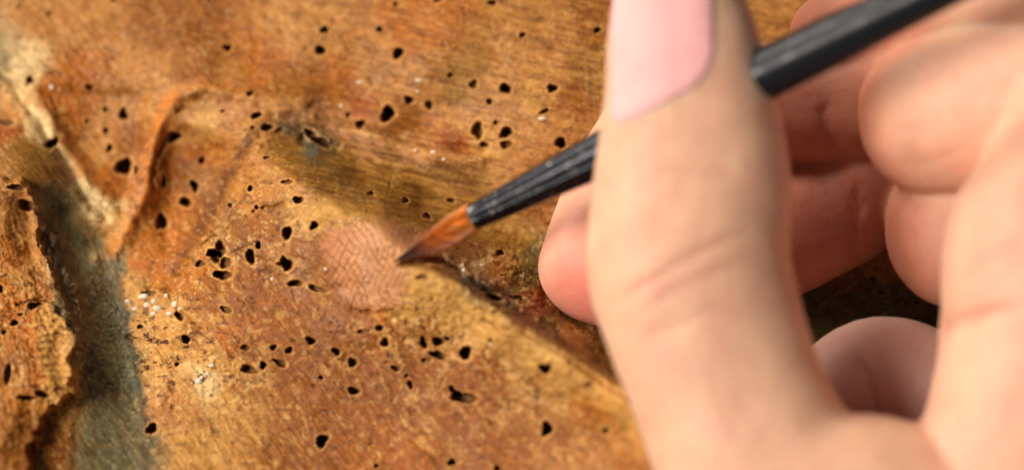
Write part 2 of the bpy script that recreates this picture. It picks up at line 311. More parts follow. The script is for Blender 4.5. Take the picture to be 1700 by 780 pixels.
# ---- pigment of the wood, given at points and blended
C = dict(orange=(192,122,44), brown=(168,108,38), tan=(196,142,82), lite=(214,168,108), cream=(232,206,164), olive=(166,124,58), olg=(132,110,62), grn=(132,126,92),
         gry=(142,138,118), drk=(118,108,82), pink=(204,150,108), mauve=(160,112,70), red=(174,100,40), buff=(208,160,92), slate=(120,124,114))
CP = [(80,160,'orange'),(120,150,'orange'),(110,200,'orange'),(150,230,'tan'),(130,270,'orange'),(180,300,'orange'),(200,180,'tan'),(220,230,'brown'),(180,260,'tan'),(230,150,'tan'),(260,135,'tan'),(330,125,'brown'),
 (40,125,'cream'),(20,150,'lite'),(60,200,'cream'),(20,190,'tan'),(10,215,'red'),(0,130,'drk'),(160,350,'cream'),(185,380,'buff'),
 (30,255,'olive'),(80,280,'olive'),(120,330,'olg'),(150,380,'olive'),(100,360,'olg'),(90,320,'gry'),
 (300,290,'brown'),(340,260,'orange'),(290,340,'orange'),(330,340,'brown'),(290,400,'orange'),(350,300,'mauve'),(360,340,'mauve'),(240,430,'orange'),(280,450,'orange'),(340,200,'lite'),(390,220,'tan'),(300,200,'tan'),(400,240,'tan'),
 (380,140,'tan'),(450,140,'brown'),(430,120,'orange'),(500,150,'brown'),(380,175,'pink'),(560,200,'pink'),(620,235,'pink'),(690,250,'pink'),(480,180,'tan'),(520,190,'mauve'),
 (600,170,'red'),(650,210,'brown'),(700,220,'brown'),(740,230,'red'),(570,150,'orange'),(620,130,'tan'),(700,130,'tan'),(760,150,'olive'),(760,190,'tan'),(850,170,'tan'),(900,130,'tan'),(950,160,'brown'),(930,210,'tan'),(870,250,'tan'),(980,240,'tan'),(800,270,'buff'),(980,130,'olive'),(890,160,'buff'),
 (560,270,'olive'),(620,290,'olive'),(700,300,'olive'),(780,320,'olive'),(860,320,'tan'),(640,330,'olive'),(740,370,'olive'),(860,380,'olive'),(900,430,'olg'),(820,390,'olive'),(900,340,'brown'),(480,260,'olive'),(440,290,'tan'),(480,320,'tan'),(530,300,'olive'),(520,235,'slate'),(540,260,'olg'),
 (420,330,'tan'),(470,350,'mauve'),(440,380,'brown'),(500,360,'lite'),(560,350,'buff'),(430,440,'brown'),(390,400,'mauve'),(460,420,'tan'),(500,420,'brown'),(520,460,'brown'),(620,350,'buff'),
 (780,430,'mauve'),(800,450,'cream'),(830,450,'lite'),(860,470,'olg'),(880,500,'red'),(750,430,'mauve'),(790,480,'slate'),(840,500,'drk'),
 (690,480,'tan'),(740,480,'buff'),(760,520,'buff'),(700,510,'buff'),(820,540,'buff'),(780,560,'lite'),(860,570,'tan'),(900,560,'olg'),(950,580,'tan'),(850,600,'lite'),(930,640,'lite'),(880,640,'lite'),(980,650,'orange'),(1000,590,'olive'),(820,600,'brown'),(800,630,'red'),(780,650,'brown'),
 (400,480,'brown'),(450,520,'orange'),(560,540,'brown'),(500,540,'brown'),(620,560,'orange'),(660,590,'brown'),(600,610,'brown'),(540,600,'brown'),(480,630,'brown'),(560,650,'brown'),(700,640,'brown'),(450,570,'orange'),(380,560,'orange'),(360,500,'brown'),(640,640,'brown'),(700,555,'tan'),
 (230,480,'buff'),(270,520,'lite'),(240,550,'lite'),(280,580,'buff'),(250,620,'lite'),(300,640,'lite'),(340,620,'cream'),(390,630,'buff'),(330,560,'tan'),(420,650,'buff'),(350,600,'buff'),(430,590,'tan'),(290,660,'tan'),
 (130,410,'olg'),(150,450,'grn'),(170,500,'gry'),(185,540,'slate'),(200,600,'grn'),(160,600,'drk'),(190,650,'drk'),(215,620,'slate'),(150,540,'drk'),(100,430,'gry'),(120,500,'drk'),(110,560,'gry'),(140,400,'grn'),(175,440,'grn'),
 (20,330,'tan'),(40,380,'tan'),(20,420,'orange'),(30,460,'tan'),(10,500,'orange'),(40,560,'orange'),(30,600,'brown'),(90,560,'lite'),(100,610,'buff'),(60,640,'orange'),(80,470,'brown'),(60,440,'tan'),(95,640,'buff'),
 (1400,450,'olive'),(1450,440,'buff'),(1400,520,'grn'),(1500,520,'gry'),(1450,490,'grn'),(1360,520,'grn'),(1550,560,'grn'),(1300,300,'tan'),(1600,300,'olive'),(1200,50,'tan'),
 (100,20,'tan'),(300,40,'brown'),(500,50,'tan'),(700,40,'orange'),(900,50,'tan'),(1000,20,'brown'),(-100,100,'tan'),(-100,400,'brown'),(50,740,'brown'),(200,740,'drk'),(350,740,'buff'),(500,740,'brown'),(650,740,'orange'),(800,740,'brown'),(950,740,'tan'),(1080,700,'tan'),(1100,800,'brown'),(1500,780,'grn'),(1800,600,'olive'),(-100,700,'brown'),(300,900,'tan'),(800,900,'brown')]
def pigment(U, V):
    wu = U + 16 * fbm(U / 26, V / 26, 103, 4); wv = V + 14 * fbm(U / 26, V / 26, 105, 4)
    acc = np.zeros(U.shape + (3,)); sw = np.zeros(U.shape)
    for u, v, n in CP:
        ww = 1 / (((wu - u) ** 2 + (wv - v) ** 2) + 70) ** 3.4
        acc += ww[..., None] * lin(C[n]); sw += ww
    col = acc / sw[..., None]
    def over(m, c, k=1.0):
        nonlocal col
        m = np.clip(m * k, 0, 1)[..., None]; col = col * (1 - m) + lin(C[c] if isinstance(c, str) else c) * m
    du = U + 5 * fbm(U / 14, V / 14, 113, 3); dv = V + 5 * fbm(U / 14, V / 14, 115, 3)
    d, f = dist_poly(du, dv, CREAM); over(np.exp(-(d / 13) ** 2) * (.55 + .45 * np.sin(f * 23) ** 2), (238,216,178), .9)
    d, f = dist_poly(du, dv, CORD); over(np.exp(-(d / 11) ** 2), (216,142,60), .95)
    d, f = dist_poly(du, dv + 4, CORD); over(np.exp(-((d - 9) / 5) ** 2), (214,150,112), .35)
    d, f = dist_poly(du, dv, EDGE); over(np.exp(-(d / 12) ** 2), (214,162,112), .85)
    d, f = dist_poly(du, dv, [(a, b + 22) for a, b in EDGE[3:]]); over(np.exp(-(d / 8) ** 2), (112,78,48), .5)  # darker line below the edge, painted to strengthen relief shading
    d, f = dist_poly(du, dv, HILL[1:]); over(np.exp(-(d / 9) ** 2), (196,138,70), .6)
    d2, _ = dist_poly(du, dv, [(a - 12, b - 4) for a, b in HILL[:8]]); over(np.exp(-(d2 / 13) ** 2) * (.6 + .5 * fbm(U / 16, V / 16, 191, 3)), (112,68,46), 1.)  # dark border in the hill's groove, painted to deepen its shading
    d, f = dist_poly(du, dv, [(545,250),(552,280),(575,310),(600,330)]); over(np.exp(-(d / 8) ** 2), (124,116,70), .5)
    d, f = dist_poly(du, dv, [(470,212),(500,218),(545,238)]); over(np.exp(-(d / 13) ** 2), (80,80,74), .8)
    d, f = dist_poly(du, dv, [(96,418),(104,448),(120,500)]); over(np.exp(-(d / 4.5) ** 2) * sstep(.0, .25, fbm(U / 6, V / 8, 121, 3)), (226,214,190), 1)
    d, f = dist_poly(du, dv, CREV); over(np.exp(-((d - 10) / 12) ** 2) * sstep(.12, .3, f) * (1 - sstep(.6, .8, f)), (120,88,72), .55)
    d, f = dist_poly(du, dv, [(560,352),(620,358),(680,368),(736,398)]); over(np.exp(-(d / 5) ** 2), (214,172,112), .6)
    fc = sstep(22, -22, (dv - (.52 * du + 195)) * -1) * sstep(320, 460, du) * sstep(0, 50, dv - 430) * sstep(1.1, .9, du / 1000); over(fc, (160,98,32), .6)  # brown face below the crest, darkened in colour to give ridge shading
    # flecks, streaks and stains of the worn surface, running with the broken fibres
    a = R(52); A = U * math.cos(a) + V * math.sin(a); B_ = -U * math.sin(a) + V * math.cos(a)
    face = sstep(20, 60, V - (.35 * U + 200)) * sstep(250, 360, U)
    fl = fbm(A / 24, B_ / 8, 131, 4); over(sstep(.22, .34, fl) * (.15 + .45 * face) * sstep(-.3, .3, fbm(U / 60, V / 60, 199, 2)), (216,170,104))
    fl = fbm(A / 48, B_ / 14, 133, 5); over(sstep(.18, .36, fl) * (.1 + .5 * face) * sstep(-.4, .3, fbm(U / 90, V / 70, 197, 2)), (214,168,104), .7)
    fl = fbm(A / 30, B_ / 16, 137, 4); over(sstep(.10, .45, fl) * (.3 + .3 * face), (150,94,28))
    fl = fbm(U / 9, V / 9, 141, 3); over(sstep(.32, .5, fl) * (roughmask(U, V) + .25), (230,194,138), .85)
    fl = fbm(U / 11, V / 8, 147, 3); over(sstep(.30, .5, fl) * (roughmask(U, V) + .35), (104,60,26), .85)
    fl = fbm(U / 5.5, V / 4.5, 151, 2); over(sstep(.5, .64, fl) * (.2 + .6 * roughmask(U, V)), (242,218,176), .8)
    ru = (U * math.cos(R(14)) + V * math.sin(R(14))); rv = (-U * math.sin(R(14)) + V * math.cos(R(14)))
    gr = fbm(ru / 46, rv / 4.2, 157, 3); sm = np.exp(-(((U - 720) / 260) ** 2 + ((V - 290) / 90) ** 2)) + .6 * sstep(240, 120, V) * sstep(400, 600, U)
    over(sstep(.0, .45, gr) * sm, (210,164,98), .6); over(sstep(.0, .45, -gr) * sm, (126,84,36), .6)
    d, f = dist_poly(du, dv, [(690,470),(760,505),(830,555),(900,590),(980,635),(1060,690),(1150,760)]); over(np.exp(-(d / 32) ** 4), (228,184,118), .72)  # buff crest band, paled in colour as the ridge's lit edge
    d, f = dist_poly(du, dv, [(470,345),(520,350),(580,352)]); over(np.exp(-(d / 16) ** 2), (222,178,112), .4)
    d, f = dist_poly(du, dv, [(182,470),(196,520),(206,575),(212,640)]); over(np.exp(-(d / 11) ** 2) * sstep(-.2, .4, fbm(U / 7, V / 20, 171, 3)), (166,172,160), .8)
    g_ = sdist(du, dv, GREY); over(sstep(-6, 10, g_) * (.35 + .4 * sstep(-.3, .4, fbm(U / 12, V / 40, 181, 4))) * sstep(300, 400, V), (154,150,120))
    over(np.exp(-((g_ + 1) / 6) ** 2) * sstep(360, 470, V) * sstep(150, 190, U), (70,64,44), .6)
    s_ = sdist(du, dv, SHALE); over(sstep(-6, 8, s_), (122,98,70), .75); over(sstep(-4, 6, s_) * sstep(.22, .36, fbm(U / 8, V / 14, 183, 3)), (206,198,172), .85)
    b_ = sdist(du, dv, BLOCK); over(sstep(2, 8, b_) * sstep(.1, .4, fbm(U / 9, V / 24, 185, 3)), (206,158,98), .6); over(sstep(0, 6, sdist(du, dv, BLOCK2)), (216,168,104), .8)
    bl = sstep(0, 8, sdist(U, V, BLOCK2)); over(bl * sstep(0, .6, np.sin((V + 5 * fbm(U / 20, V / 20, 51, 2)) / 1.9)), (226,178,112), .6)
    lo = sstep(.1, .5, fbm(U / 6, V / 14, 163, 3)) * np.exp(-(((U - 175) / 45) ** 2 + ((V - 520) / 130) ** 2)); over(lo, (142,142,128), .7)
    gr = grain(U, V); over(sstep(.1, .6, gr), (206,154,88), .25); over(sstep(.1, .6, -gr), (118,72,26), .3)
    over(splits(U, V), (84,52,28), .5)
    col = col * (1 + .16 * fbm(U / 3.2, V / 3.2, 167, 2))[..., None]
    return np.clip(col, 0, .9) ** 1.24 * np.array([.74, .71, .60])

# grid: fine where the carving shows, coarser under the hand and outside the frame
def axis(segs):
    out = [segs[0][0]]
    for a, b, s in segs:
        n = max(1, int(round((b - a) / s))); out += list(np.linspace(a, b, n + 1)[1:])
    return np.array(out)
ua = axis([(-1500,-400,40),(-400,-60,9),(-60,-4,3),(-4,1066,1.65),(1066,1330,5),(1330,1580,2.2),(1580,1900,8),(1900,3200,40)])
va = axis([(-900,-200,30),(-200,-20,7),(-20,782,1.65),(782,900,5),(900,1500,25)])
U, V = np.meshgrid(ua, va)
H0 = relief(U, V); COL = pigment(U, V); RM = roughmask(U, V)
# broken fibres torn off round the hole mouths, the holes themselves
hole_id = np.full(U.shape, -1, int); H = H0.copy()
for k, (hu, hv, ru, rv, tl, dp) in enumerate(HOLES):
    m0 = (np.abs(U - hu) < 3 * max(ru, rv) + 10) & (np.abs(V - hv) < 3 * max(ru, rv) + 10)
    uu = U[m0] - hu; vv = V[m0] - hv; c, s = math.cos(R(tl)), math.sin(R(tl))
    x = (uu * c + vv * s) / ru; y = (-uu * s + vv * c) / rv
    th = np.arctan2(y, x); wob = 1 + .12 * np.sin(2 * th + k) + (.08 + .07 * (k % 3 == 0)) * np.sin(3 * th + 2.3 * k) + .16 * fbm(U[m0] / 3.5, V[m0] / 3.5, 200 + k, 2)
    r = np.hypot(x, y) / wob
    rm = min(ru, rv)
    dep = ((2.6 + 2.2 * ((k * 53) % 7) / 7) * rm * dp if dp > .7 else 3.0 * rm * dp + 3)
    # the burrow runs slightly downhill, so the lower rim is bevelled and the upper one undercut
    bev = np.where(vv > 0, .30, .14)
    prof = sstep(1.0 + bev, .55, r) * .25 + sstep(1.02, .72, r) * .75
    H[m0] -= dep * prof
    H[m0] += .5 * np.exp(-((r - 1.25) / .2) ** 2)
    lbl = hole_id[m0]; lbl[r < .98] = k; hole_id[m0] = lbl
    rim = np.exp(-((r - 1.22) / .2) ** 2)[:, None] * (.25 + .3 * ((k * 37) % 5) / 5)
    cc = COL[m0]; COL[m0] = cc * (1 - rim) + lin((214,160,92)) * .9 * rim
    COL[m0] = np.where((r < .8)[:, None], lin((112,76,42))[None], COL[m0])     # plain brown burrow wall
W = surf_w(U, V, H); XYZ = cpos(U, V, W)
GLOSS = np.clip(.25 + .5 * fbm(U / 60, V / 60, 301, 3) + .35 * np.exp(-(((U - 640) / 150) ** 2 + ((V - 430) / 90) ** 2)), 0, 1)
nv, nu = U.shape
idx = np.arange(nv * nu).reshape(nv, nu)
Q = np.stack([idx[1:, :-1], idx[1:, 1:], idx[:-1, 1:], idx[:-1, :-1]], -1).reshape(-1, 4)
uc = (.5 * (U[:-1, :-1] + U[1:, 1:])).ravel(); vc = (.5 * (V[:-1, :-1] + V[1:, 1:])).ravel()
hid = hole_id[:-1, :-1].ravel()
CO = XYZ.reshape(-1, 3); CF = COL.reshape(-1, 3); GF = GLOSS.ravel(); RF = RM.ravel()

def tag(o, label=None, cat=None, group=None, kind=None):
    for k, v in (('label', label), ('category', cat), ('group', group), ('kind', kind)):
        if v: o[k] = v
    return o
def empty(name, loc):
    o = bpy.data.objects.new(name, None); sc.collection.objects.link(o); o.location = loc; o.empty_display_size = .01
    return o
carving = tag(empty('wood_carving', (0, 0, 0)), 'old brown worm-eaten wood carving with rounded folds lying under the brush and hand', 'wood carving')

def sub(name, mask, label=None, mat=WOOD):
    q = Q[mask]; used = np.unique(q); mp = np.full(len(CO), -1); mp[used] = np.arange(len(used))
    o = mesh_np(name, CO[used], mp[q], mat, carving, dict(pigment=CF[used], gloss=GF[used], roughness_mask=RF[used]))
    if label: o['label'] = label
    return o
wu_ = uc + 12 * fbm(uc / 22, vc / 22, 13, 4); wv_ = vc + 9 * fbm(uc / 22, vc / 22, 15, 4)
blk = (sdist(wu_, wv_, BLOCK) > -3) & (hid < 0)
chip = (sdist(wu_, wv_, BLOCK2) > -1) & (hid < 0); blk &= ~chip
lump = (sdist(uc + 7 * fbm(uc / 38, vc / 38, 3, 3), vc + 7 * fbm(uc / 38, vc / 38, 5, 3), LUMP) > -4) & (hid < 0)
base = (hid < 0) & ~blk & ~chip & ~lump
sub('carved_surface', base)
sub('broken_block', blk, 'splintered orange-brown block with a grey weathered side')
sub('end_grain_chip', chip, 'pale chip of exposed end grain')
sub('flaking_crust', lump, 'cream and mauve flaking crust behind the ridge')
order = np.argsort(hid, kind='stable'); hs = hid[order]; st = np.searchsorted(hs, np.arange(len(HOLES))); en = np.searchsorted(hs, np.arange(len(HOLES)), 'right')
for k in range(len(HOLES)):
    if en[k] > st[k]:
        q = Q[order[st[k]:en[k]]]; used, inv = np.unique(q, return_inverse=True)
        mesh_np('worm_hole', CO[used], inv.reshape(-1, 4), WOOD, carving, dict(pigment=CF[used], gloss=GF[used] * 0, roughness_mask=RF[used]))
# sides of the piece, out of frame
bi = np.concatenate([idx[0, :], idx[1:, -1], idx[-1, -2::-1], idx[-2:0:-1, 0]]); top = CO[bi]; bot = top.copy(); bot[:, 2] = CO[:, 2].min() - .01
n = len(bi); a_ = np.arange(n); b_ = (a_ + 1) % n
mesh_np('sawn_side', np.r_[top, bot], np.stack([a_, b_, b_ + n, a_ + n], -1), WOOD, carving, dict(pigment=np.tile(lin(C['tan']), (2 * n, 1)), gloss=np.zeros(2 * n), roughness_mask=np.ones(2 * n)))

# ------------------------------------------------------------------ the retouched skin-coloured patch: a thin layer with its own edge
def patch():
    st = 1.1
    pu = np.arange(500, 752, st); pv = np.arange(346, 532, st); A, B = np.meshgrid(pu, pv)
    base_h = relief(A, B)
    sd = sdist(A + 6 * fbm(A / 12, B / 12, 401, 3), B + 6 * fbm(A / 12, B / 12, 403, 3), PATCH)
    # crackle: two families of crossing, wandering lines
    wob = 11 * fbm(A / 46, B / 46, 411, 2); wob2 = 13 * fbm(A / 60, B / 60, 413, 2)
    l1 = (A * math.cos(R(35)) - B * math.sin(R(35)) + wob) / 11.5; l2 = (A * math.cos(R(-22)) - B * math.sin(R(-22)) + wob2) / 10.5
    f1 = np.abs(l1 - np.round(l1)) * 11.5; f2 = np.abs(l2 - np.round(l2)) * 10.5
    k1 = np.exp(-(f1 / 1.0) ** 2) * sstep(-.35, .1, fbm(A / 20, B / 20, 421, 2)); k2 = np.exp(-(f2 / .9) ** 2) * sstep(-.25, .2, fbm(A / 22, B / 22, 423, 2))
    ck = np.clip(np.maximum(k1 * .9, k2 * .75), 0, 1)
    h = base_h + .35 + .7 * sstep(0, 6, sd) + .5 * fbm(A / 10, B / 10, 425, 2) - 1.0 * ck + .0
    col = np.ones(A.shape + (3,)) * lin((194,142,102))
    m = sstep(-.3, .5, fbm(A / 34, B / 34, 427, 3))[..., None]; col = col * (1 - m * .6) + lin((188,128,74)) * m * .6
    m = sstep(600, 520, A)[..., None] * .7; col = col * (1 - m) + lin((176,104,44)) * m
    m = (sstep(475, 520, B) * .6)[..., None]; col = col * (1 - m) + lin((196,136,88)) * m
    m = (ck * .85)[..., None]; col = col * (1 - m) + lin((120,66,32)) * m
    sp = sstep(.5, .62, fbm(A / 5, B / 5, 431, 2)) * np.clip(sstep(390, 360, B) + .15, 0, 1); sp = sp[..., None] * .9; col = col * (1 - sp) + lin((240,214,180)) * sp
    e = (sstep(34, 2, sd) * sstep(620, 540, A) + sstep(20, 1, sd) * (.55 + .5 * fbm(A / 18, B / 18, 441, 2)) + sstep(495, 520, B) * .3)[..., None].clip(0, .95); col = (col ** 1.12 * .95) * (1 - e) + pigment(A, B) * e
    X = cpos(A, B, surf_w(A, B, h)); nb, na = A.shape; ii = np.arange(nb * na).reshape(nb, na)
    q = np.stack([ii[1:, :-1], ii[1:, 1:], ii[:-1, 1:], ii[:-1, :-1]], -1).reshape(-1, 4)
    keep = (sd > .2)[:-1, :-1].ravel()
    near_hole = np.zeros(A.shape, bool)
    for (hu, hv, ru, rv, tl, dp) in HOLES: near_hole |= (np.abs(A - hu) < ru * 1.5) & (np.abs(B - hv) < rv * 1.5)
    keep &= ~near_hole[:-1, :-1].ravel()
    q = q[keep]; used = np.unique(q); mp = np.full(nb * na, -1); mp[used] = np.arange(len(used))
    o = mesh_np('retouched_patch', X.reshape(-1, 3)[used], mp[q], WOOD, carving, dict(pigment=col.reshape(-1, 3)[used], gloss=np.full(len(used), .55), roughness_mask=np.full(len(used), .08)))
    o['label'] = 'pinkish crackled layer at the brush tip'
patch()

# ------------------------------------------------------------------ pale specks of old ground clinging to the wood
t = NT('pale_gesso'); g = t.noise(t.tex(3000), 1, 3); t.l(t.mix(t.rng(g, .3, .7, 0., 1.), (.50, .38, .24), (.74, .64, .48)), t.b.inputs['Base Color']); t.b.inputs['Roughness'].default_value = .5
GESSO = t.m
def rock(name, u, v, ru, rv, mat, parent, seed, lift=.2):
    bm = bmesh.new(); bmesh.ops.create_icosphere(bm, subdivisions=2, radius=1)
    h = float(relief(np.array([[u]], float), np.array([[v]], float))[0, 0]); c = cp(u, v, surf_w(u, v, h + lift * rv))
    for q in bm.verts:
        d = q.co.copy(); k = 1 + .3 * (vnoise(d.x * 1.7 + seed * 5.1 + 40, d.y * 1.7 + d.z * 1.3 + 40, seed) - .5) * 2
        p = Vector((d.x * ru, d.y * rv, d.z * min(ru, rv) * .7)) * float(k) * PX
        q.co = bx * p.x + by * p.y + bz * p.z
    me = bpy.data.meshes.new(name); bm.to_mesh(me); bm.free()
    for p_ in me.polygons: p_.use_smooth = True
    me.materials.append(mat); o = bpy.data.objects.new(name, me); link(o, parent); o.location = c; return o
for k, (u, v, ru, rv) in enumerate([(238,492,13,8),(262,512,11,8),(290,505,10,9),(244,506,9,7),(282,520,9,7),(212,500,8,6),(330,632,10,7),(352,606,8,6),(695,134,9,5),(901,197,10,5),(720,253,8,6),(737,264,5,4),(690,250,4,4),(598,137,8,4),(609,464,4.5,3.5),(648,405,3,3),(541,446,5,5),(256,500,9,8),(276,491,6,7),(225,513,9,6),(255,521,8,6),(300,512,6,4),
        (345,620,6,5),(335,626,5,5),(770,448,4,6),(768,440,3,5),(86,145,7,7),(567,176,5,5),(815,572,4,4),(452,463,5,5),(566,367,3,2.5),(548,372,3,3),(595,363,4,2.5),(690,383,2.5,2),(800,440,7,4),(693,152,5,3)]):
    rock('gesso_speck', u, v, ru * .68, rv * .62, GESSO, carving, k)

# ------------------------------------------------------------------ paintbrush
TIP = (653, 434); h_tip = float(relief(np.array([[653.]]), np.array([[434.]]))[0, 0]); w_tip = float(surf_w(653, 434, h_tip)) + 3
SL = 0.32                                    # how fast the brush rises towards the camera, per pixel along it
def bpt(s, off=0):                           # s = pixels along the brush's axis, from the ferrule mouth
    d = (.898, -.440); return (784 + d[0] * s, 361 + d[1] * s, w_tip + 50 + SL * s)
brush = tag(empty('paintbrush', cp(*bpt(0))), 'slim paintbrush with orange-brown pointed bristles and black fluted ferrule, held between thumb and finger', 'paintbrush')
def frame(a, b):
    z = (b - a).normalized(); x = z.cross(bz).normalized(); y = x.cross(z).normalized(); return x, y, z   # y faces the camera
def loft(name, rings, mat, parent, cols=None, cap=True, smooth=True):
    vs = [p for r_ in rings for p in r_]; m = len(rings[0]); f = []
    for i in range(len(rings) - 1):
        for j in range(m): f.append((i * m + j, i * m + (j + 1) % m, (i + 1) * m + (j + 1) % m, (i + 1) * m + j))
    if cap: f.append(tuple(range(m))[::-1]); f.append(tuple((len(rings) - 1) * m + j for j in range(m)))
    me = bpy.data.meshes.new(name); me.from_pydata([Vector(v) for v in vs], [], f); 
    bm = bmesh.new(); bm.from_mesh(me); bmesh.ops.recalc_face_normals(bm, faces=bm.faces); bm.to_mesh(me); bm.free()
    for p_ in me.polygons: p_.use_smooth = smooth
    me.materials.append(mat); o = bpy.data.objects.new(name, me); link(o, parent)
    if parent is not None: o.matrix_parent_inverse = Matrix.Translation(parent.location).inverted()
    return o
# ferrule
t = NT('black_ferrule_metal')
t.b.inputs['Base Color'].default_value = (.028, .028, .03, 1); t.b.inputs['Metallic'].default_value = .9; t.b.inputs['Specular IOR Level'].default_value = .7
sc1 = t.noise(t.tex(1, (0, R(-20), R(-25)), (700, 5200, 3000)), 1, 4, .6); sc2 = t.noise(t.tex(900), 1, 4, .6)
mm = t.n('ShaderNodeMath', operation='MULTIPLY'); t.l(t.rng(sc1, .52, .64, 0., 1.), mm.inputs[0]); t.l(t.rng(sc2, .5, .62, 0., 1.), mm.inputs[1])
t.l(t.mix(mm.outputs[0], (.022, .022, .025), (.26, .22, .17)), t.b.inputs['Base Color']); t.l(t.rng(sc2, .3, .7, .16, .34), t.b.inputs['Roughness'])
FER = t.m
A0, A1 = cp(*bpt(0)), cp(*bpt(900)); fx, fy, fz = frame(A0, A1)
def ring(s, rad, n=72, flute=0., sq=1.0, lip=0):
    u, v, wd = bpt(s); c = cp(u, v, wd); k = wscale(wd) * PX; out = []
    for j in range(n):
        th = 2 * math.pi * j / n
        f = 1 - flute * (.5 + .5 * math.cos(8 * th + .9)) ** 4
        out.append(c + (fx * math.cos(th) * rad * f + fy * math.sin(th) * rad * f * sq) * k)
    return out
frs = []
for s in [-5, -4, -2, 0, 3, 8, 20, 40, 80, 120, 160, 200, 240, 280, 320, 360]:
    rad = 17 + (38 - 17) * sstep(-10, 300, s + 10) ** 1.0
    rad = 21.5 + .078 * max(s, 0) - .00003 * max(s, 0) ** 2
    if s < 0: rad -= (.0, 2.5, 1.2, .4, 0)[min(4, int(-s) if s > -5 else 1)]
    frs.append(ring(s, rad, 120, .15 if s > 3 else .05))
inner = ring(-4, 14.5, 120, .04); inner2 = ring(6, 13, 120, .04)
loft('ferrule', [inner2, inner] + frs, FER, brush, cap=False)
t = NT('black_lacquer'); t.b.inputs['Base Color'].default_value = (.012, .012, .014, 1); t.b.inputs['Roughness'].default_value = .18
n_ = t.noise(t.tex(900), 1, 3); t.l(t.rng(n_, .3, .7, .2, .42), t.b.inputs['Roughness']); t.b.inputs['Specular IOR Level'].default_value = .15; LAC = t.m
hr = [ring(s, r_, 48) for s, r_ in ((330, 39), (352, 42), (380, 44), (460, 45), (560, 44), (700, 42), (900, 38), (1200, 32), (1600, 24), (2000, 17), (2040, 12), (2050, 4))]
loft('handle', hr, LAC, brush)
# bristles: a solid dense core plus separate hairs round it
t = NT('orange_bristles')
at = t.n('ShaderNodeAttribute', attribute_name='along').outputs['Fac']
st_ = t.noise(t.tex(1, (0, R(-20), R(-26)), (250, 3600, 3400)), 1, 3, .6)
ramp = t.n('ShaderNodeValToRGB'); t.l(at, ramp.inputs[0]); e = ramp.color_ramp.elements
e[0].position = 0; e[0].color = (.62, .19, .012, 1); e[1].position = 1; e[1].color = (.035, .014, .012, 1)
x = e.new(.45); x.color = (.36, .085, .008, 1); x = e.new(.68); x.color = (.09, .024, .01, 1)
t.l(t.mix(1., ramp.outputs[0], t.mix(t.rng(st_, .3, .7, 0., 1.), (.25, .2, .15), (1.7, 1.7, 1.7)), 'MULTIPLY'), t.b.inputs['Base Color'])
t.b.inputs['Roughness'].default_value = .5; t.b.inputs['Specular IOR Level'].default_value = .4; BR = t.m
L = 150
def axis_b(q):      # q 0 at ferrule .. 1 at the tip, the tip bending a little
    u0, v0, w0 = bpt(2); u1, v1, w1 = 653, 434, w_tip
    return (u0 + (u1 - u0) * q, v0 + (v1 - v0) * q + 4.0 * math.sin(math.pi * q) , w0 + (w1 - w0) * q + 4 * math.sin(math.pi * q))
def rad_b(q): return max(.25, 20.3 * (1 - q ** 1.7) ** 1.05 * (1 + .24 * math.sin(math.pi * min(1, q * 1.4))) )
rings = []; along = []
for i in range(41):
    q = i / 40; c = cp(*axis_b(q)); k = PX; r_ = rad_b(q) * .94
    rings.append([c + (fx * math.cos(2 * math.pi * j / 60) + fy * math.sin(2 * math.pi * j / 60)) * r_ * k * (1 + .035 * math.sin(j * 9.7 + math.sin(i * .4)) * (j % 2)) for j in range(60)]); along += [q] * 60
tuft = loft('bristle_tuft', rings, BR, brush); a_ = tuft.data.attributes.new('along', 'FLOAT', 'POINT'); a_.data.foreach_set('value', along)
vs = []; fs = []; al = []
for hI in range(420):
    th = random.uniform(0, 2 * math.pi); q1 = random.uniform(.8, 1.0) if hI % 3 else random.uniform(.55, .9); rr0 = random.uniform(.93, 1.03); tw = random.uniform(-.12, .12); sp = []
    for i in range(11):
        q = q1 * i / 10; c = cp(*axis_b(q)); th2 = th + tw * i / 10; r_ = rad_b(q) * (rr0 + .02 * math.sin(i + hI))
        sp.append((c + (fx * math.cos(th2) + fy * math.sin(th2)) * r_ * PX, q, .55 * (1 - (i / 10) ** 3 * .8) * PX, th2))
    b0 = len(vs)
    for p_, q, hr_, th2 in sp:
        rd_ = fx * math.cos(th2) + fy * math.sin(th2); tg = -fx * math.sin(th2) + fy * math.cos(th2)
        for k in range(3):
            an = 2 * math.pi * k / 3; vs.append(p_ + (rd_ * math.cos(an) + tg * math.sin(an)) * hr_); al.append(q)
    for i in range(10):
        for k in range(3): fs.append((b0 + i * 3 + k, b0 + i * 3 + (k + 1) % 3, b0 + i * 3 + 3 + (k + 1) % 3, b0 + i * 3 + 3 + k))
me = bpy.data.meshes.new('bristle_hairs'); me.from_pydata(vs, [], fs); me.materials.append(BR)
a_ = me.attributes.new('along', 'FLOAT', 'POINT'); a_.data.foreach_set('value', al)
hh = bpy.data.objects.new('bristle_hairs', me); link(hh, tuft); hh['kind'] = 'stuff'

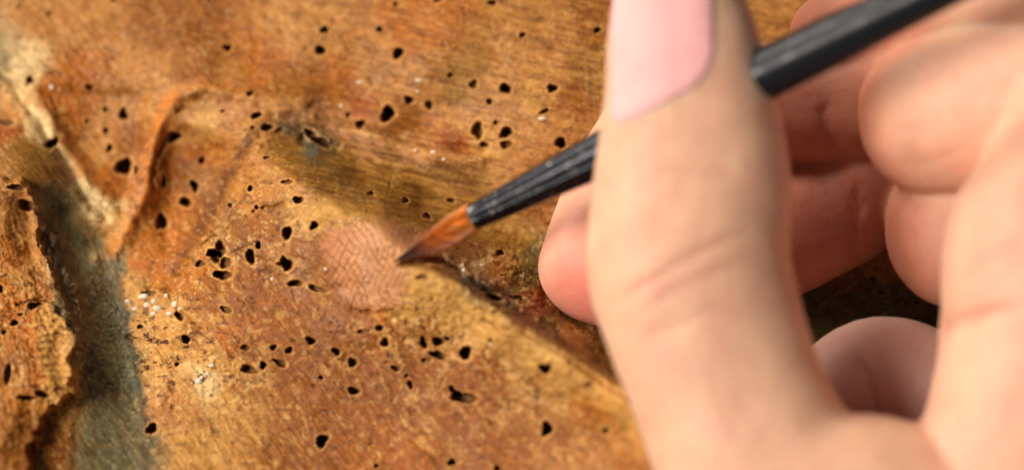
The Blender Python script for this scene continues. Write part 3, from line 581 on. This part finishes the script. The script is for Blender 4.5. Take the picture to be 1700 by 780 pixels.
# ------------------------------------------------------------------ hand
def tube(ctrl, n=40, m=32):
    """ctrl rows: u, v, depth, half width, half thickness -> closed tapered tube with round ends"""
    Cc = np.array(ctrl, float); k = len(Cc); T = np.linspace(0, k - 1, n)
    def cr(col):
        out = []
        for tt in T:
            i = min(int(tt), k - 2); f = tt - i
            p0, p1, p2, p3 = Cc[max(i - 1, 0), col], Cc[i, col], Cc[i + 1, col], Cc[min(i + 2, k - 1), col]
            out.append(.5 * (2 * p1 + (p2 - p0) * f + (2 * p0 - 5 * p1 + 4 * p2 - p3) * f * f + (3 * p1 - p0 - 3 * p2 + p3) * f ** 3))
        return np.array(out)
    uu, vv, ww, ra, rb = [cr(c) for c in range(5)]
    pos = [Vector(cpos(uu[i], vv[i], ww[i])) for i in range(n)]; verts = []
    tans = [(pos[min(i + 1, n - 1)] - pos[max(i - 1, 0)]).normalized() for i in range(n)]
    rings = []
    SE = .86
    def se(x): return math.copysign(abs(x) ** SE, x)
    def mk(c, tg, a, b):
        x = tg.cross(bz); x = x.normalized() if x.length > 1e-3 else bx.copy(); y = x.cross(tg).normalized()
        return [c + x * se(math.cos(2 * math.pi * j / m)) * a + y * se(math.sin(2 * math.pi * j / m)) * b for j in range(m)]
    e = 8
    a0, b0 = ra[0] * wscale(ww[0]) * PX, rb[0] * wscale(ww[0]) * PX
    for q in range(e):
        f = math.cos(math.pi / 2 * q / e); g_ = math.sin(math.pi / 2 * q / e)
        rings.append(mk(pos[0] - tans[0] * f * min(a0, b0) * .98, tans[0], a0 * max(g_, .03), b0 * max(g_, .03)))
    for i in range(n):
        s_ = wscale(ww[i]) * PX; rings.append(mk(pos[i], tans[i], ra[i] * s_, rb[i] * s_))
    a1, b1 = ra[-1] * wscale(ww[-1]) * PX, rb[-1] * wscale(ww[-1]) * PX
    for q in range(1, e + 1):
        f = math.sin(math.pi / 2 * q / e); g_ = math.cos(math.pi / 2 * q / e)
        rings.append(mk(pos[-1] + tans[-1] * f * min(a1, b1) * .98, tans[-1], a1 * max(g_, .03), b1 * max(g_, .03)))
    return rings
LIMBS = [
 # thumb, from its tip (above the frame) to its root
 [(1118,-95,420,78,66),(1122,-20,425,104,92),(1132,60,432,126,108),(1141,130,440,138,118),(1146,210,446,151,128),(1149,300,452,164,138),(1143,385,462,168,148),(1144,450,468,170,150),(1166,530,474,165,146),(1195,610,480,160,146),(1224,690,486,162,150),(1280,800,495,180,165),(1400,900,505,240,190),(1560,1020,500,300,220)],
 # index finger behind the thumb, its tip at lower left, turning right behind
 [(1003,452,160,112,92),(1028,380,125,111,92),(1062,290,78,108,92),(1130,200,55,104,94),(1230,168,70,100,96),(1330,176,100,98,96),(1430,170,130,104,100),(1560,140,210,120,112)],
 # its continuation to the knuckle, made up to shade the index root below
 [(1400,70,120,92,90),(1500,30,190,104,100),(1640,-10,280,120,116),(1780,-10,350,140,130),(1920,40,390,170,150)],
 # middle finger, below it
 [(1130,500,110,90,80),(1220,440,95,92,84),(1310,388,90,100,90),(1400,346,85,96,90),(1480,290,110,100,95),(1580,230,160,110,100)],
 # root of the index finger, bulging towards the camera
 [(1535,196,285,126,112),(1620,180,315,140,120),(1740,160,350,150,130),(1900,150,380,170,150)],
 # root of the middle finger
 [(1572,388,215,124,104),(1680,360,240,134,110),(1820,330,270,150,120)],
 # ball of the palm on the right
 [(1775,190,430,110,100),(1790,300,455,190,150),(1790,410,470,226,170),(1800,520,478,238,176),(1805,640,486,258,186),(1800,760,490,290,200),(1760,900,490,330,220),(1650,1020,490,330,220)],
 # curled little finger resting on the wood
 [(1370,735,200,118,100),(1455,664,205,136,112),(1550,684,216,130,110),(1680,740,240,140,115),(1820,760,270,150,120)],
 # back of the hand and wrist, outside the frame, that everything joins
 [(1900,160,300,170,150),(1960,420,330,230,180),(1940,700,360,280,210),(1900,980,420,330,230),(2000,1300,440,340,240)],
]
bm = bmesh.new()
for ctrl in LIMBS:
    rings = tube(ctrl); vr = [[bm.verts.new(p) for p in r_] for r_ in rings]; m = len(rings[0])
    for i in range(len(vr) - 1):
        for j in range(m): bm.faces.new((vr[i][j], vr[i][(j + 1) % m], vr[i + 1][(j + 1) % m], vr[i + 1][j]))
    bm.faces.new(vr[0][::-1]); bm.faces.new(vr[-1])
bmesh.ops.recalc_face_normals(bm, faces=bm.faces)
me = bpy.data.meshes.new('tmp'); bm.to_mesh(me); bm.free()
tmp = bpy.data.objects.new('tmp', me); sc.collection.objects.link(tmp)
rmod = tmp.modifiers.new('r', 'REMESH'); rmod.mode = 'VOXEL'; rmod.voxel_size = 4.6 * PX; rmod.use_smooth_shade = True
smod = tmp.modifiers.new('s', 'SMOOTH'); smod.factor = .5; smod.iterations = 14
dg = bpy.context.evaluated_depsgraph_get(); ev = tmp.evaluated_get(dg); hm = bpy.data.meshes.new_from_object(ev)
bpy.data.objects.remove(tmp); hm.name = 'hand'
N = len(hm.vertices); co = np.empty(N * 3, np.float32); hm.vertices.foreach_get('co', co); co = co.reshape(-1, 3).astype(float)
nr = np.empty(N * 3, np.float32); hm.vertices.foreach_get('normal', nr); nr = nr.reshape(-1, 3).astype(float)
B3 = np.array([bx[:], by[:], bz[:]])
def to_px(co):
    q = co @ B3.T; s_ = (DIST - q[:, 2]) / DIST
    return 850 + q[:, 0] / s_ / PX, 390 - q[:, 1] / s_ / PX, q[:, 2] / PX
hu, hv, hw = to_px(co)
facing = nr @ B3[2]
disp = np.zeros(N)
def crease(pts, wd, am, wmin=-1e9, wmax=1e9, fade=True):
    d, f = dist_poly(hu + 5 * fbm(hu / 25, hv / 25, 501, 2), hv + 5 * fbm(hu / 25, hv / 25, 503, 2), pts)
    k = np.exp(-(d / wd) ** 2) * ((hw > wmin) & (hw < wmax) & (facing > 0)); 
    if fade: k = k * np.clip(np.sin(math.pi * np.clip(f, 0, 1)) * 1.6, 0, 1)
    return -am * k, k
pinkline = np.zeros(N)
for pts, wd, am, lo, hi in [([(1010,505),(1070,470),(1130,432),(1200,398),(1260,375)], 7, 2.6, 400, 1e9), ([(1050,530),(1120,482),(1190,448),(1250,440)], 8, 1.6, 400, 1e9), ([(1020,450),(1060,420),(1120,380)], 6, 1.0, 400, 1e9),
   ([(1060,560),(1130,540),(1200,500)], 9, 1.2, 400, 1e9), ([(1045,300),(1110,280),(1180,286),(1240,300)], 8, .8, 400, 1e9), ([(1300,620),(1340,590),(1380,600)], 8, 1, 400, 1e9),
   ([(1510,562),(1555,548),(1590,534),(1640,520),(1700,508)], 15, 9, 380, 1e9), ([(1700,400),(1640,430),(1590,470)], 14, 2, 400, 1e9), ([(1372,160),(1366,190),(1378,225),(1400,246)], 11, 4, -1e9, 330), ([(1428,300),(1420,350),(1418,400),(1428,440)], 10, 4, -1e9, 330),
   ([(1425,585),(1436,612),(1452,650),(1462,700),(1470,760)], 8, 7, -1e9, 400), ([(1500,270),(1560,262),(1610,240)], 10, 1.2, -1e9, 460), ([(1090,200),(1060,212),(1030,236),(1014,270)], 6, 1.6, 400, 1e9)]:
    dd, k = crease(pts, wd, am, lo, hi); disp += dd; pinkline = np.maximum(pinkline, k * min(1, .3 + am * .08))
disp += 2.2 * fbm(hu / 90, hv / 90, 511, 3)
# nail bed of the thumb: nail plate is seated here
co += nr * (disp * PX)[:, None]
hm.vertices.foreach_set('co', co.astype(np.float32).ravel()); hm.update()
base_c = np.ones((N, 3)) * lin((212,165,134))
def mixc(m, c):
    global base_c
    m = np.clip(m, 0, 1)[:, None]; base_c = base_c * (1 - m) + lin(c) * m
mixc(sstep(-.3, .6, fbm(hu / 120, hv / 120, 521, 3)) * .45, (224,184,150))
mixc(sstep(0, .7, fbm(hu / 60, hv / 60, 523, 3)) * .3, (218,160,140))
mixc(np.exp(-(((hu - 960) / 80) ** 2 + ((hv - 480) / 130) ** 2)) * (hw < 320) * .8, (222,130,112))      # flushed fingertip
mixc(np.exp(-(((hu - 1060) / 60) ** 2 + ((hv - 440) / 60) ** 2)) * (hw > 350) * .25, (232,170,140))
mixc((hu > 1520) * (hw > 380) * .35, (232,170,142)); mixc(pinkline * .28, (196,112,96))
mixc(sstep(420, 300, hw) * (hu > 1270) * (hv < 520) * sstep(1640, 1480, hu) * .7, (184,104,78)); mixc((hw < 370) * (hv > 510) * (hu > 1280) * .6, (196,160,152))  # redder inner fingers darkened for hollow shade; little finger greyed as if shaded
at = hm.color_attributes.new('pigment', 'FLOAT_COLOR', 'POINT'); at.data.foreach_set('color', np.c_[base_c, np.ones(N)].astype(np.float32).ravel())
t = NT('skin'); a_ = t.n('ShaderNodeAttribute', attribute_name='pigment').outputs['Color']
nz = t.noise(t.tex(260), 1, 4, .55); nz2 = t.noise(t.tex(1500), 1, 3, .5)
c = t.mix(1., a_, t.mix(t.rng(nz, .3, .7, 0., 1.), (.93, .86, .86), (1.05, 1.05, 1.04)), 'MULTIPLY')
c = t.mix(t.rng(nz2, .5, .75, 0., .14), c, (.72, .36, .28)); t.l(c, t.b.inputs['Base Color'])
t.b.inputs['Subsurface Weight'].default_value = 1; t.b.inputs['Subsurface Radius'].default_value = (1., .35, .18); t.b.inputs['Subsurface Scale'].default_value = .0026
t.b.inputs['Roughness'].default_value = .52; t.b.inputs['Specular IOR Level'].default_value = .35
vo = t.n('ShaderNodeTexVoronoi', feature='DISTANCE_TO_EDGE'); vo.inputs['Scale'].default_value = 1; t.l(t.tex(1, (0, 0, R(20)), (1500, 2300, 1500)), vo.inputs['Vector'])
b1 = t.n('ShaderNodeBump'); b1.inputs['Strength'].default_value = .4; b1.inputs['Distance'].default_value = .00007; t.l(t.rng(vo.outputs['Distance'], 0., .12, 0., 1.), b1.inputs['Height'])
b2 = t.n('ShaderNodeBump'); b2.inputs['Strength'].default_value = .4; b2.inputs['Distance'].default_value = .0004; t.l(nz, b2.inputs['Height']); t.l(b1.outputs[0], b2.inputs['Normal']); t.l(b2.outputs[0], t.b.inputs['Normal'])
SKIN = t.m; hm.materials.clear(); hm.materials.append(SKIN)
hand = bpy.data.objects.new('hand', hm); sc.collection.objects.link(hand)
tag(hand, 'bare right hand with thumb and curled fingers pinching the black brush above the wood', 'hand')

# nails: curved plates laid on the skin surface
t = NT('fingernail'); t.b.inputs['Base Color'].default_value = (.78, .42, .40, 1); t.b.inputs['Subsurface Weight'].default_value = .8; t.b.inputs['Subsurface Radius'].default_value = (1, .4, .3); t.b.inputs['Subsurface Scale'].default_value = .0015
t.b.inputs['Roughness'].default_value = .6; t.b.inputs['Specular IOR Level'].default_value = .25; nzn = t.noise(t.tex(500), 1, 2); t.l(t.mix(nzn, (.72, .35, .33), (.80, .43, .39)), t.b.inputs['Base Color']); NAIL = t.m
from mathutils.bvhtree import BVHTree
def bvh_of(ob): return BVHTree.FromPolygons([v_.co.copy() for v_ in ob.data.vertices], [tuple(p_.vertices) for p_ in ob.data.polygons])
BV = bvh_of(hand)
def nail(poly, wguess, name='fingernail', thick=5, n=60):
    us = [p_[0] for p_ in poly]; vs_ = [p_[1] for p_ in poly]
    A, B = np.meshgrid(np.linspace(min(us), max(us), n), np.linspace(min(vs_), max(vs_), n)); sd = sdist(A, B, poly)
    cam_l = bz * DIST; verts = []; ok = np.zeros(A.shape, bool)
    for i in range(n):
        for j in range(n):
            d_ = (cp(A[i, j], B[i, j], 0) - cam_l).normalized(); hit = BV.ray_cast(cam_l, d_)
            if hit[0] is None: verts.append(cp(A[i, j], B[i, j], wguess)); continue
            ok[i, j] = sd[i, j] > 0
            lift = thick * (float(sstep(0, 14, sd[i, j])) ** .7) - 1.0
            verts.append(hit[0] + hit[1] * lift * PX)
    f = []
    for i in range(n - 1):
        for j in range(n - 1):
            if ok[i, j] and ok[i + 1, j] and ok[i, j + 1] and ok[i + 1, j + 1]: f.append((i * n + j, (i + 1) * n + j, (i + 1) * n + j + 1, i * n + j + 1))
    bm = bmesh.new(); bv = [bm.verts.new(p_) for p_ in verts]
    for q in f: bm.faces.new([bv[k] for k in q])
    bmesh.ops.delete(bm, geom=[v_ for v_ in bm.verts if not v_.link_faces], context='VERTS')
    bmesh.ops.recalc_face_normals(bm, faces=bm.faces)
    me = bpy.data.meshes.new(name); bm.to_mesh(me); bm.free()
    for p_ in me.polygons: p_.use_smooth = True
    me.materials.append(NAIL); return link(bpy.data.objects.new(name, me), hand)
nail([(1020,-70),(1010,20),(1014,110),(1010,190),(1022,212),(1060,196),(1110,172),(1150,150),(1176,128),(1190,90),(1190,0),(1170,-70)], 500)

nail([(880,478),(886,440),(899,445),(896,490),(901,520),(914,540),(936,556),(930,566),(904,556),(886,530)], 160, thick=4, n=70)
